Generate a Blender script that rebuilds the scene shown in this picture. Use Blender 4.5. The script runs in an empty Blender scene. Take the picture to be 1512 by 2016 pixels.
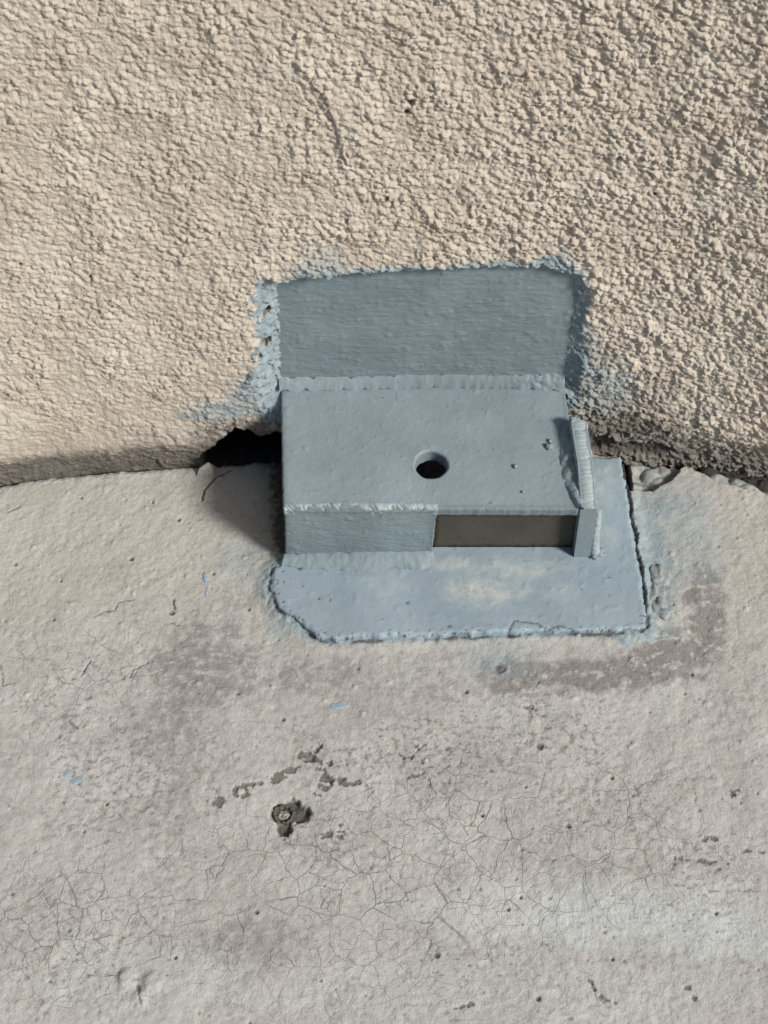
import bpy, math, random
import numpy as np
from mathutils import Vector

random.seed(7)
rng = np.random.default_rng(11)
S = bpy.context.scene
COL = S.collection

# ------------------------------------------------------------------ camera
PITCH = math.radians(54.0)
FPX = 3845.0                       # focal length in photo pixels (1512 x 2016)
CU, CV = 756.0, 1008.0
DIST = 0.80
fwd = np.array([0, math.cos(PITCH), -math.sin(PITCH)])
upv = np.array([0, math.sin(PITCH), math.cos(PITCH)])
rgt = np.array([1.0, 0, 0])
CAM = np.array([0, -0.025, 0.0]) - DIST * fwd
cd = bpy.data.cameras.new("camera")
cam = bpy.data.objects.new("camera", cd)
COL.objects.link(cam)
cam.location = CAM
cam.rotation_euler = (math.pi / 2 - PITCH, 0, 0)
cd.sensor_fit = 'VERTICAL'
cd.sensor_height = 36.0
cd.lens = 36.0 * FPX / 2016.0
cd.clip_start = 0.01
cd.clip_end = 100.0
S.camera = cam
S.render.resolution_x, S.render.resolution_y = 768, 1024

# ------------------------------------------------------------------ light
SUN = np.array([0.92, -0.60, 0.88]); SUN = SUN / np.linalg.norm(SUN)   # towards the sun
EL = math.asin(SUN[2]); AZ = math.atan2(SUN[0], SUN[1])
w = bpy.data.worlds.new("World"); S.world = w; w.use_nodes = True
nt = w.node_tree
sky = nt.nodes.new('ShaderNodeTexSky'); sky.sky_type = 'NISHITA'; sky.sun_disc = False
sky.sun_elevation = EL; sky.sun_rotation = AZ
sky.air_density = 1.0; sky.dust_density = 3.0; sky.ozone_density = 1.0
bg = nt.nodes['Background']; bg.inputs['Strength'].default_value = 0.05
nt.links.new(sky.outputs[0], bg.inputs[0])
sl = bpy.data.lights.new("sun", 'SUN'); sl.energy = 3.2; sl.angle = math.radians(12)
sl.color = (1.0, 0.96, 0.90)
so = bpy.data.objects.new("sun", sl); COL.objects.link(so)
so.rotation_euler = Vector(-SUN).to_track_quat('-Z', 'Y').to_euler()
so.location = (0.6, -0.6, 1.0)
S.view_settings.view_transform = 'Standard'
S.view_settings.look = 'None'
S.view_settings.exposure = 0.32
S.view_settings.gamma = 1.0

# ------------------------------------------------------------------ measuring helpers
def ray(u, v):
    return fwd * FPX + rgt * (u - CU) - upv * (v - CV)
def hit(u, v, p0, n):
    r = ray(u, v); n = np.asarray(n, float)
    t = np.dot(np.asarray(p0, float) - CAM, n) / np.dot(r, n)
    return CAM + r * t
def onz(u, v, z=0.0): return hit(u, v, (0, 0, z), (0, 0, 1))
def ony(u, v, y=0.0): return hit(u, v, (0, y, 0), (0, 1, 0))

# ------------------------------------------------------------------ noise
def h2(ix, iy, seed):
    a = (ix.astype(np.int64) * 374761393 + iy.astype(np.int64) * 668265263 + seed * 1442695041) & 0xFFFFFFFF
    a = ((a ^ (a >> 13)) * 1274126177) & 0xFFFFFFFF
    a = ((a ^ (a >> 16)) * 2246822519) & 0xFFFFFFFF
    a = a ^ (a >> 15)
    return (a & 0xFFFFFF).astype(np.float32) / float(0x1000000)
def perlin(x, y, seed=0):
    x0 = np.floor(x); y0 = np.floor(y)
    fx = (x - x0).astype(np.float32); fy = (y - y0).astype(np.float32)
    ix = x0.astype(np.int64); iy = y0.astype(np.int64)
    sx = fx * fx * fx * (fx * (fx * 6 - 15) + 10); sy = fy * fy * fy * (fy * (fy * 6 - 15) + 10)
    def g(i, j):
        a = h2(ix + i, iy + j, seed) * 6.2831853
        return np.cos(a) * (fx - i) + np.sin(a) * (fy - j)
    a = g(0, 0); b = g(1, 0); c = g(0, 1); d = g(1, 1)
    return 1.5 * ((a * (1 - sx) + b * sx) * (1 - sy) + (c * (1 - sx) + d * sx) * sy)
def fbm(x, y, seed=0, o=4, gain=0.5):
    s = 0; a = 1.0; n = 0
    for k in range(o):
        s = s + a * perlin(x, y, seed + 17 * k); n += a
        x = x * 2.03 + 11.3; y = y * 2.03 - 7.1; a *= gain
    return s / n
def chips(x, y, seed, tilt=0.9, fall=0.55):
    """crisp overlapping grains: the highest of many small tilted caps"""
    x0 = np.floor(x).astype(np.int64); y0 = np.floor(y).astype(np.int64)
    best = np.full(x.shape, -9.0, np.float32)
    for i in (-1, 0, 1):
        for j in (-1, 0, 1):
            cx = x0 + i; cy = y0 + j
            dx = (x - cx - h2(cx, cy, seed)).astype(np.float32)
            dy = (y - cy - h2(cx, cy, seed + 1)).astype(np.float32)
            a = h2(cx, cy, seed + 2) * 6.283
            t = tilt * h2(cx, cy, seed + 3)
            hgt = 0.95 * h2(cx, cy, seed + 4) ** 1.5 + t * (np.cos(a) * dx + np.sin(a) * dy) - fall * (dx * dx + dy * dy) * 1.6
            best = np.maximum(best, hgt)
    return best
def smooth(a, b, x):
    t = np.clip((x - a) / (b - a), 0, 1)
    return t * t * (3 - 2 * t)
def poly_sdf(px, py, poly):
    """signed distance, negative inside"""
    poly = np.asarray(poly, float)
    d = np.full(px.shape, 1e9); ins = np.zeros(px.shape, bool)
    n = len(poly)
    for i in range(n):
        ax, ay = poly[i]; bx, by = poly[(i + 1) % n]
        ex, ey = bx - ax, by - ay
        wx, wy = px - ax, py - ay
        t = np.clip((wx * ex + wy * ey) / (ex * ex + ey * ey), 0, 1)
        d = np.minimum(d, (wx - ex * t) ** 2 + (wy - ey * t) ** 2)
        c = ((ay > py) != (by > py))
        with np.errstate(divide='ignore', invalid='ignore'):
            xi = ex * (py - ay) / (ey if abs(ey) > 1e-12 else 1e-12) + ax
        ins ^= c & (px < xi)
    d = np.sqrt(d)
    return np.where(ins, -d, d)
def line_dist(px, py, pts):
    d = np.full(px.shape, 1e9)
    for (ax, ay), (bx, by) in zip(pts[:-1], pts[1:]):
        ex, ey = bx - ax, by - ay
        t = np.clip(((px - ax) * ex + (py - ay) * ey) / (ex * ex + ey * ey + 1e-15), 0, 1)
        d = np.minimum(d, (px - ax - ex * t) ** 2 + (py - ay - ey * t) ** 2)
    return np.sqrt(d)

# ------------------------------------------------------------------ mesh helpers
def mesh_from(name, V, Q, attrs=None, smooth_shade=True):
    V = np.ascontiguousarray(V, np.float32).reshape(-1, 3); Q = np.ascontiguousarray(Q, np.int32).reshape(-1, 4)
    me = bpy.data.meshes.new(name)
    me.vertices.add(len(V)); me.vertices.foreach_set('co', V.ravel())
    me.loops.add(Q.size); me.loops.foreach_set('vertex_index', Q.ravel())
    me.polygons.add(len(Q))
    me.polygons.foreach_set('loop_start', np.arange(0, Q.size, 4, dtype=np.int32))
    me.polygons.foreach_set('use_smooth', np.full(len(Q), smooth_shade))
    me.update(calc_edges=True)
    for an, A in (attrs or {}).items():
        at = me.attributes.new(an, 'FLOAT_COLOR', 'POINT')
        at.data.foreach_set('color', np.ascontiguousarray(A, np.float32).ravel())
    return me
def grid_quads(nx, ny, keep=None, flip=False):
    idx = np.arange(nx * ny, dtype=np.int32).reshape(nx, ny)
    Q = np.stack([idx[:-1, :-1], idx[1:, :-1], idx[1:, 1:], idx[:-1, 1:]], -1).reshape(-1, 4)
    if flip: Q = Q[:, ::-1]
    if keep is not None: Q = Q[keep.reshape(-1)]
    return Q
def link(name, me, mat, parent=None):
    o = bpy.data.objects.new(name, me); COL.objects.link(o)
    me.materials.append(mat)
    if parent is not None:
        o.parent = parent
        o.matrix_parent_inverse = parent.matrix_world.inverted() if False else o.matrix_parent_inverse
    return o
def tag(o, label=None, cat=None, group=None, kind=None):
    for k, v in (('label', label), ('category', cat), ('group', group), ('kind', kind)):
        if v: o[k] = v
    return o
def unit(v): return v / np.linalg.norm(v)

# ------------------------------------------------------------------ materials
class M:
    def __init__(s, name):
        s.m = bpy.data.materials.new(name); s.m.use_nodes = True
        s.t = s.m.node_tree; s.b = s.t.nodes['Principled BSDF']
        s.co = s.t.nodes.new('ShaderNodeTexCoord').outputs['Object']
    def n(s, typ, **kw):
        nd = s.t.nodes.new('ShaderNode' + typ)
        for k, v in kw.items():
            if hasattr(nd, k): setattr(nd, k, v)
            else: nd.inputs[k.replace('_', ' ')].default_value = v
        return nd
    def l(s, a, b): s.t.links.new(a, b)
    def attr(s, name):
        nd = s.n('Attribute', attribute_name=name)
        sp = s.n('SeparateColor'); s.l(nd.outputs['Color'], sp.inputs[0])
        return sp.outputs[0], sp.outputs[1], sp.outputs[2], nd.outputs['Alpha']
    def noise(s, scale, detail=4, rough=0.55, dist=0.0, co=None):
        nd = s.n('TexNoise', Scale=scale, Detail=detail, Roughness=rough, Distortion=dist)
        s.l(co or s.co, nd.inputs['Vector']); return nd.outputs['Fac']
    def ramp(s, f, a, b, lo=0.0, hi=1.0):
        nd = s.n('MapRange'); nd.inputs[1].default_value = a; nd.inputs[2].default_value = b
        nd.inputs[3].default_value = lo; nd.inputs[4].default_value = hi
        s.l(f, nd.inputs[0]); return nd.outputs[0]
    def math(s, op, a, b=0.0, c=None):
        nd = s.n('Math', operation=op)
        for i, q in enumerate((a, b) if c is None else (a, b, c)):
            if isinstance(q, (int, float)): nd.inputs[i].default_value = q
            else: s.l(q, nd.inputs[i])
        return nd.outputs[0]
    def mix(s, f, a, b, mode='MIX'):
        nd = s.n('Mix', data_type='RGBA', blend_type=mode)
        for i, q in ((0, f), (6, a), (7, b)):
            if isinstance(q, (int, float)): nd.inputs[i].default_value = q
            elif isinstance(q, tuple): nd.inputs[i].default_value = (*q, 1)
            else: s.l(q, nd.inputs[i])
        return nd.outputs[2]
    def bump(s, h, dist, strength=1.0, prev=None):
        nd = s.n('Bump', Strength=strength, Distance=dist); s.l(h, nd.inputs['Height'])
        if prev is not None: s.l(prev, nd.inputs['Normal'])
        return nd.outputs[0]
    def out(s, col, rough=0.8, normal=None, spec=0.3):
        if isinstance(col, tuple): s.b.inputs['Base Color'].default_value = (*col, 1)
        else: s.l(col, s.b.inputs['Base Color'])
        if isinstance(rough, float): s.b.inputs['Roughness'].default_value = rough
        else: s.l(rough, s.b.inputs['Roughness'])
        s.b.inputs['Specular IOR Level'].default_value = spec
        if normal is not None: s.l(normal, s.b.inputs['Normal'])
        return s.m

BLUE = (0.202, 0.256, 0.288)
BLUE2 = (0.240, 0.300, 0.334)
BLUE3 = (0.29, 0.345, 0.36)
SPILL = (0.235, 0.292, 0.320)
SPILL2 = (0.300, 0.372, 0.405)

def wall_material():
    s = M("stucco")
    paint, dirt_shade, pit, al = s.attr("mask")
    n1 = s.noise(35, 4); n2 = s.noise(420, 3); n3 = s.noise(1500, 3)
    c = s.mix(s.ramp(n1, 0.35, 0.65), (0.492, 0.435, 0.367), (0.552, 0.506, 0.436))
    c = s.mix(s.ramp(n2, 0.55, 0.75, 0, 0.25), c, (0.36, 0.32, 0.28))
    c = s.mix(dirt_shade, c, s.mix(s.ramp(n2, 0.3, 0.7), (0.125, 0.112, 0.10), (0.21, 0.19, 0.168)))
    pn = s.ramp(s.noise(300, 4), 0.35, 0.65)
    c = s.mix(paint, c, s.mix(pn, SPILL, SPILL2))
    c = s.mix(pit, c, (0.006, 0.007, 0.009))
    h = s.math('ADD', s.math('MULTIPLY', n3, 0.6), n2)
    return s.out(c, 0.9, s.bump(h, 0.0007, 1.0), 0.2)

def ledge_material():
    s = M("painted_concrete")
    paint, stain_shade, chip, crk = s.attr("mask")
    blue, mottle, gap, cream = s.attr("tint")
    n1 = s.noise(22, 5); n2 = s.noise(260, 5, 0.6); n3 = s.noise(1300, 4)
    c = s.mix(s.ramp(n1, 0.35, 0.65), (0.380, 0.382, 0.366), (0.444, 0.449, 0.434))
    c = s.mix(s.math('MULTIPLY', cream, 0.42), c, (0.435, 0.402, 0.345))  # cream tint toward the rim paints in warm bounce from the wall
    c = s.mix(s.ramp(n2, 0.30, 0.70, 0, 1), c, s.mix(1.0, c, (1.10, 1.10, 1.105), 'MULTIPLY'))
    nm = s.noise(620, 5, 0.65, 0.6)
    c = s.mix(s.ramp(nm, 0.50, 0.66, 0, 0.55), c, s.mix(1.0, c, (0.74, 0.73, 0.72), 'MULTIPLY'))
    c = s.mix(s.ramp(nm, 0.42, 0.30, 0, 0.6), c, s.mix(1.0, c, (1.13, 1.13, 1.13), 'MULTIPLY'))
    c = s.mix(s.math('MULTIPLY', mottle, s.ramp(n2, 0.42, 0.62)), c, (0.285, 0.28, 0.265))
    c = s.mix(stain_shade, c, s.mix(s.ramp(n3, 0.3, 0.7), (0.185, 0.176, 0.168), (0.265, 0.254, 0.244)))
    c = s.mix(blue, c, (0.49, 0.52, 0.52))
    # craze cracks: two nets of cells, bent by noise
    def warp(sc, amt):
        nd = s.n('TexNoise', Scale=sc, Detail=3.0); s.l(s.co, nd.inputs['Vector'])
        v1 = s.n('VectorMath', operation='SUBTRACT'); s.l(nd.outputs['Color'], v1.inputs[0]); v1.inputs[1].default_value = (.5, .5, .5)
        v2 = s.n('VectorMath', operation='SCALE'); s.l(v1.outputs[0], v2.inputs[0]); v2.inputs['Scale'].default_value = amt
        v3 = s.n('VectorMath', operation='ADD'); s.l(s.co, v3.inputs[0]); s.l(v2.outputs[0], v3.inputs[1])
        v4 = s.n('VectorMath', operation='MULTIPLY'); s.l(v3.outputs[0], v4.inputs[0]); v4.inputs[1].default_value = (1, 1, 0.02)
        return v4.outputs[0]
    def net(scale, width, wsc, wamt):
        nd = s.n('TexVoronoi', feature='DISTANCE_TO_EDGE', Scale=scale); s.l(warp(wsc, wamt), nd.inputs['Vector'])
        return s.ramp(nd.outputs['Distance'], width * 0.25, width, 1, 0)
    k1 = net(85, 0.017, 120, 0.0060)
    k2 = net(185, 0.026, 240, 0.0034)
    g1 = s.ramp(s.noise(60, 3), 0.30, 0.50); g2 = s.ramp(s.noise(90, 3, co=warp(3, 0.5)), 0.40, 0.58)
    k = s.math('MULTIPLY', s.math('MAXIMUM', s.math('MULTIPLY', k1, g1), s.math('MULTIPLY', s.math('MULTIPLY', k2, g2), 0.75)), crk)
    c = s.mix(s.math('MULTIPLY', k, 0.58), c, (0.13, 0.122, 0.112))
    pn = s.ramp(s.noise(220, 5), 0.35, 0.65)
    c = s.mix(paint, c, s.mix(pn, SPILL, SPILL2))
    c = s.mix(chip, c, s.mix(s.ramp(n3, 0.3, 0.7), (0.055, 0.052, 0.047), (0.12, 0.113, 0.10)))
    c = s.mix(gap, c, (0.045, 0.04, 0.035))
    n4 = s.noise(2100, 3, 0.7)
    c = s.mix(1.0, c, s.mix(s.ramp(n4, 0.34, 0.66), (0.90, 0.90, 0.90), (1.07, 1.07, 1.07)), 'MULTIPLY')
    h = s.math('ADD', s.math('MULTIPLY', n3, 0.55), n2)
    h = s.math('SUBTRACT', h, s.math('MULTIPLY', k, 0.36))
    return s.out(c, 0.85, s.bump(h, 0.0006, 0.85), 0.25)

def paint_material(name, a=BLUE, b=BLUE2, worn=0.0, brush=(1, 1, 1), bump=0.00022, dirt_shade=True):
    s = M(name)
    mp = s.n('Mapping'); s.l(s.co, mp.inputs[0]); mp.inputs['Scale'].default_value = brush
    n1 = s.noise(45, 4); n2 = s.noise(330, 4, 0.6, 0.3, co=mp.outputs[0]); n3 = s.noise(1600, 3)
    c = s.mix(s.ramp(n1, 0.3, 0.7), a, b)
    c = s.mix(s.ramp(n2, 0.56, 0.72, 0, 0.25), c, BLUE3)
    c = s.mix(1.0, c, s.mix(s.ramp(s.noise(28, 5, 0.6, 0.5), 0.35, 0.65), (0.90, 0.90, 0.89), (1.07, 1.07, 1.06)), 'MULTIPLY')
    if dirt_shade and not worn:
        c = s.mix(s.math('MULTIPLY', s.attr('mask')[0], 0.4), c, (0.10, 0.118, 0.118))
    if worn:
        c = s.mix(s.math('MULTIPLY', s.math('MULTIPLY', s.ramp(s.noise(160, 6, 0.7), 0.34, 0.62), s.attr('mask')[0]), worn), c, (0.47, 0.50, 0.48))
        c = s.mix(s.attr('mask')[1], c, (0.06, 0.065, 0.062))
    if dirt_shade:
        vo = s.n('TexVoronoi', Scale=190.0); s.l(s.co, vo.inputs['Vector'])
        sp = s.n('SeparateColor'); s.l(vo.outputs['Color'], sp.inputs[0])
        f = s.math('MULTIPLY', s.ramp(vo.outputs['Distance'], 0.06, 0.13, 1, 0), s.math('GREATER_THAN', sp.outputs[0], 0.84))
        c = s.mix(s.math('MULTIPLY', f, 0.7), c, (0.10, 0.11, 0.11))
    h = s.math('ADD', s.math('MULTIPLY', n3, 0.25), n2)
    return s.out(c, 0.55, s.bump(h, bump, 0.8), 0.35)

MAT_WALL = wall_material()
MAT_LEDGE = ledge_material()
MAT_PAINT = paint_material("grey_blue_paint", bump=0.00034)
MAT_WPLATE = paint_material("grey_blue_paint_brushed", (0.170, 0.226, 0.254), (0.222, 0.288, 0.319), brush=(0.45, 1, 1.5), bump=0.0007)
MAT_BASE = paint_material("worn_blue_paint", (0.243, 0.318, 0.374), (0.284, 0.360, 0.412), worn=0.95, bump=0.0003)
MAT_GROUND = paint_material("ground_weld_paint", (0.26, 0.315, 0.34), (0.37, 0.43, 0.45), bump=0.0002, dirt_shade=False)
def bare_material():
    s = M("bare_brown_primer")
    n1 = s.noise(60, 4); n2 = s.noise(500, 4)
    c = s.mix(s.ramp(n1, 0.3, 0.7), (0.060, 0.056, 0.043), (0.085, 0.080, 0.064))
    c = s.mix(s.ramp(n2, 0.55, 0.75, 0, 0.5), c, (0.035, 0.034, 0.028))
    c = s.mix(s.attr('mask')[0], c, (0.014, 0.013, 0.010))
    return s.out(c, 0.75, s.bump(n2, 0.0002, 0.6), 0.3)
MAT_BARE = bare_material()
def grit_material(name, a, b, sc=700):
    s = M(name)
    n = s.noise(sc, 4)
    return s.out(s.mix(s.ramp(n, 0.35, 0.65), a, b), 0.85, s.bump(n, 0.0004, 0.8), 0.25)
MAT_CHIP = grit_material("broken_concrete", (0.30, 0.285, 0.25), (0.42, 0.40, 0.36))
MAT_MORTAR = grit_material("paint_spotted_mortar", (0.20, 0.235, 0.245), (0.32, 0.355, 0.36), 420)
MAT_DROP = grit_material("blue_paint_drop", (0.235, 0.31, 0.37), (0.28, 0.36, 0.42))
MAT_RUST = grit_material("dark_corroded_steel", (0.06, 0.057, 0.05), (0.13, 0.125, 0.11), 1500)
MAT_CORE = grit_material("pale_plug", (0.16, 0.15, 0.125), (0.46, 0.43, 0.35), 900)

# ------------------------------------------------------------------ where wall and ledge meet
JP = [(-60, 962), (0, 953), (100, 942), (200, 930), (300, 919), (390, 912), (560, 903), (760, 897), (960, 894), (1170, 893),
      (1280, 900), (1340, 906), (1420, 926), (1512, 958), (1570, 980)]
jw = np.array([onz(u, v)[:2] for u, v in JP])
jc = np.polyfit(jw[:, 0], jw[:, 1], 4)
def JW(x):
    """line of the wall: follows the ledge, but turns in less on the right"""
    x0 = 0.075; d = np.clip(x - x0, 0, 0.12)
    sl = np.polyval(np.polyder(jc), x0)
    j = J(x)
    return j + 0.55 * np.clip(np.polyval(jc, x0) + sl * d - j, 0, 0.02) * (x > x0)
def J(x):
    xc = np.clip(x, -0.172, 0.172)
    return np.polyval(jc, xc)
PLATE_Y = 0.0100          # face of the wall plate
WALL_OFF = 0.0006         # stucco face behind the ledge rim

# wall plate outline in (x, z)
plate_px = [(541, 566), (600, 548), (860, 541), (1062, 541), (1128, 556), (1136, 600), (1126, 680), (1108, 778), (548, 778)]
plate_xz = [(p[0], p[2]) for p in (ony(u, v, PLATE_Y if v > 700 else 0.0052) for u, v in plate_px)]
def wxz(u, v, y=0.004):
    p = ony(u, v, y); return p[0], p[2]

def grow(lo, hi, step, far_lo, far_hi):
    mid = np.arange(lo, hi + step * 0.5, step)
    def ext(start, end, sgn):
        out = []; p = start; st = step
        while (end - p) * sgn > 0:
            st *= 1.12; p = p + sgn * st; out.append(p)
        return out
    return np.array(ext(mid[0], far_lo, -1)[::-1] + list(mid) + ext(mid[-1], far_hi, 1))

# ------------------------------------------------------------------ stucco wall
def build_wall():
    xs = grow(-0.178, 0.178, 0.00036, -1.6, 1.6)
    zs = grow(-0.012, 0.256, 0.00042, -0.013, 1.6)
    X, Z = np.meshgrid(xs, zs, indexing='ij')
    a, b = X * 1000, Z * 1000                      # millimetres
    wx = a + 0.75 * fbm(a / 1.9, b / 1.9, 3, 3); wz = b + 0.75 * fbm(a / 1.9, b / 1.9, 4, 3)
    ca, sa = math.cos(0.45), math.sin(0.45)
    r1 = ca * wx - sa * wz; r2 = sa * wx + ca * wz
    g1 = chips(r1 / 1.65, r2 / 1.2, 21, 1.35, .4)
    g2 = chips(r1 / 0.95 + 5, r2 / 0.8, 41, 1.3, .4)
    g3 = chips(wx / 3.8, wz / 3.2, 61)
    n1 = fbm(a / 16, b / 16, 5, 3)
    amp = 0.82 + 0.65 * n1 + 0.28 * smooth(-120, 120, a) - 0.45 * smooth(75, 10, b) * smooth(-20, -110, a)
    amp = np.clip(amp, 0.28, 1.5)
    H = (1.45 + 0.35 * smooth(-60, 60, a)) * amp * (0.60 * g1 + 0.34 * g2 + 0.42 * g3 * smooth(-0.1, 0.35, n1) + 0.20 * fbm(a / 1.3, b / 1.3, 9, 3))
    H += 1.1 * fbm(a / 24, b / 20, 31, 4) + 0.45 * np.abs(fbm(a / 9, b / 7, 33, 3))
    # a lap in the render coat: the right side stands proud
    lap = [wxz(u, v) for u, v in ((585, 120), (640, 190), (662, 250), (668, 275), (682, 318), (705, 330))]
    lapx = np.interp(Z, [p[1] for p in lap[::-1]], [p[0] for p in lap[::-1]]) * 1000
    zz = smooth(lap[-1][1] - .002, lap[-1][1] + .004, Z) * smooth(lap[0][1] + .004, lap[0][1] - .006, Z)
    t = a - lapx + 0.6 * perlin(a / 1.5, b / 1.5, 77)
    H += zz * 1.0 * smooth(-0.4, 0.4, t) * smooth(16, 1.0, t)
    # trowel scars low right
    for (u0, v0), (u1, v1) in (((1290, 740), (1262, 870)), ((1330, 720), (1300, 815)), ((1375, 730), (1368, 850)), ((1430, 880), (1455, 915))):
        d = line_dist(X, Z, [wxz(u0, v0), wxz(u1, v1)]) * 1000 + 0.5 * perlin(a / 2, b / 2, 88)
        H -= 0.5 * smooth(1.5, 0.2, d)
    pit = np.zeros_like(H)
    def hole(u, v, r, depth, sx=1.0):
        nonlocal H, pit
        x, z = wxz(u, v); d = np.hypot((X - x) / sx, Z - z) * 1000 + 0.35 * r * perlin(a / 0.8, b / 0.8, 91)
        H -= depth * smooth(r, r * 0.35, d); pit = np.maximum(pit, smooth(r * 0.8, r * 0.35, d))
    for q in ((808, 206, 2.1, 6.0, 0.75), (801, 226, 1.5, 2.5), (1219, 320, 1.4, 3.2), (1097, 388, 1.0, 3.0), (1402, 440, 0.7, 2.5), (45, 483, 0.9, 1.6), (430, 570, .8, 1.4),
              (217, 352, .8, 1.5), (1470, 82, .7, 1.5), (1290, 388, 1.1, 1.5), (180, 520, 1.0, 1.4), (610, 345, .7, 1.2)):
        hole(*q)
    # undercut foot of the wall
    z0 = 13.5 + 1.0 * fbm(a / 12, b / 50, 55, 3) + 1.5 * smooth(40, 130, a)
    foot = z0 + 1 - b + 0.8 * fbm(a / 5, b / 5, 57, 3)
    H -= 1.9 * smooth(-1, 11.0, foot)
    H = np.where(b < z0, H * 1.0, H)
    # recess chased out for the wall plate
    sd = poly_sdf(X, Z, plate_xz) * 1000
    ang_left = smooth(4, -2, a - plate_xz[0][0] * 1000)      # 1 left of the plate
    ang_right = smooth(-4, 2, a - plate_xz[6][0] * 1000)
    width = 3.2 + 6.5 * ang_left + 4.0 * ang_right
    rag = 2.2 * fbm(a / 3.5, b / 3.5, 101, 4)
    floor_h = -(PLATE_Y - WALL_OFF - JW(X)) * 1000
    lip = smooth(-0.3, 1.0, (sd + rag * (0.45 + 0.5 * ang_left)) / width)
    lumps = (1.1 * fbm(a / 3.2, b / 3.6, 131, 4) + 0.15 * g1) * (ang_left * 1.7 + ang_right * 1.3 + 0.5) * smooth(width * 1.3, 0, sd)
    low = smooth(41, 35, b)
    lip = np.maximum(lip, low)
    H = np.where(sd < -1.6, floor_h - 3.0, floor_h * (1 - lip) + H * (0.15 + 0.85 * lip) + lumps * (1 - low))
    # black cavity broken out beside the bracket, and smaller breaks to its right
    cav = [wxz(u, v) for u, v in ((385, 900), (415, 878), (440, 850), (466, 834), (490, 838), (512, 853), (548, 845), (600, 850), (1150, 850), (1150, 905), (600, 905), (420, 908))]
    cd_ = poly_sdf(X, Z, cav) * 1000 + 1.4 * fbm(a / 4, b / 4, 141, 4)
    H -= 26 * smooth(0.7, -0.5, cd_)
    cav2 = [wxz(u, v) for u, v in ((1162, 868), (1195, 862), (1215, 880), (1300, 882), (1330, 893), (1300, 904), (1162, 902))]
    cd2 = poly_sdf(X, Z, cav2) * 1000 + 1.6 * fbm(a / 4, b / 4, 151, 4)
    H -= 2.4 * smooth(1.0, -1.5, cd2)
    for u, v, r, dp, sx in ((1222, 862, 3.0, 2.8, 1.7), (1302, 852, 2.0, 3.2, 1.8), (1252, 852, 1.5, 1.2, 1.3), (1112, 795, 2.2, 4.0, .8), (523, 622, 3.0, 6, .75), (521, 680, 3.0, 5.0, .8), (548, 590, 1.5, 3.4, .6), (512, 700, 1.6, 2.5, .7)):
        x, z = wxz(u, v); d = np.hypot((X - x) / sx, Z - z) * 1000 + 0.7 * perlin(a / 1.6, b / 1.6, 161)
        H -= dp * smooth(r, r * 0.5, d)
    # paint spilled from the plate onto the stucco
    nz = fbm(a / 4, b / 4, 201, 5) ; nz2 = fbm(a / 14, b / 6, 211, 4)
    reach = 3.2 + 5.2 * ang_left * smooth(150, 95, b) + 2.0 * ang_right + 1.8 * (1 - ang_left) * (1 - ang_right) + 1.5 * smooth(8, -8, a + 45) * (1 - ang_left)
    paint = smooth(1.3, -1.3, sd - reach - 5.5 * nz - 2.5 * nz2)
    # painted lump at the top right corner and the foot of the plate
    for u, v, rx, rz, k in ((1090, 538, 8, 7, 1), (520, 740, 9, 7, 1), (1125, 730, 8, 9, 1)):
        x, z = wxz(u, v); d = np.hypot((a - x * 1000) / rx, (b - z * 1000) / rz) + 0.8 * nz
        paint = np.maximum(paint, k * smooth(1.15, 0.75, d))
    def soft(u, v, rx, rz, k, aniso=1.0):
        nonlocal paint
        x, z = wxz(u, v); d = np.hypot((a - x * 1000) / rx, (b - z * 1000) / rz) + 0.55 * nz2 + 0.35 * nz
        paint = np.maximum(paint, k * smooth(1.1, 0.45, d))
    soft(455, 790, 22, 7, 0.75); soft(395, 805, 14, 4, 0.6); soft(500, 765, 12, 9, 0.8)
    soft(640, 525, 14, 6, 0.6); soft(1185, 770, 16, 20, 0.5); soft(1160, 690, 6, 14, 0.45); soft(640, 500, 10, 5, .35)
    dirt_shade = 0.72 * smooth(-3.5, 6.0, z0 - b + 5.0 * nz) + 0.2 * smooth(9, 1, b + 3 * nz) + 0.22 * smooth(34, 10, b + 7 * nz) * smooth(20, -60, a)  # dirt at the wall foot, with the soft corner shade painted in
    for u, v, rx, rz, k in ((1225, 850, 36, 20, 1.0), (1190, 810, 20, 16, .7), (1290, 780, 10, 22, .4), (490, 845, 26, 15, .85), (1170, 740, 12, 20, .55), (1330, 860, 24, 8, .5)):  # dirt patches; the one beside the cavity also paints in the bracket's shadow
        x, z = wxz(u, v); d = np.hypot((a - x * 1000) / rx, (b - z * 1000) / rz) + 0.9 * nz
        dirt_shade = np.maximum(dirt_shade, k * smooth(1.2, 0.3, d))
    # bare dark holes in the left reveal
    for u, v, r, sx in ((523, 624, 2.4, .7), (521, 681, 2.4, .9), (550, 590, 1.1, .5), (1302, 852, 1.6, 1.7), (1222, 866, 2.2, 1.7), (1113, 796, 1.6, .8), (512, 703, 1.2, .6)):
        x, z = wxz(u, v); d = np.hypot((X - x) / sx, Z - z) * 1000 + 0.6 * perlin(a / 1.2, b / 1.2, 171)
        dirt_shade = np.maximum(dirt_shade, smooth(r * 1.1, r * 0.7, d)); paint *= 1 - smooth(r * 1.1, r * 0.7, d)
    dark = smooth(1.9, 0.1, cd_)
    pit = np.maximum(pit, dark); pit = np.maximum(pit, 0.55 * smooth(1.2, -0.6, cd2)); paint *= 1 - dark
    fade = np.clip(np.minimum.reduce([smooth(0.5, 0.2, np.abs(X)), smooth(0.6, 0.3, Z)]), 0, 1)
    H = H * (0.3 + 0.7 * fade)
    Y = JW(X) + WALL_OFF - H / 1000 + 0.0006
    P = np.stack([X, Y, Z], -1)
    A = np.stack([paint, dirt_shade, pit, np.ones_like(pit)], -1)
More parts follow.
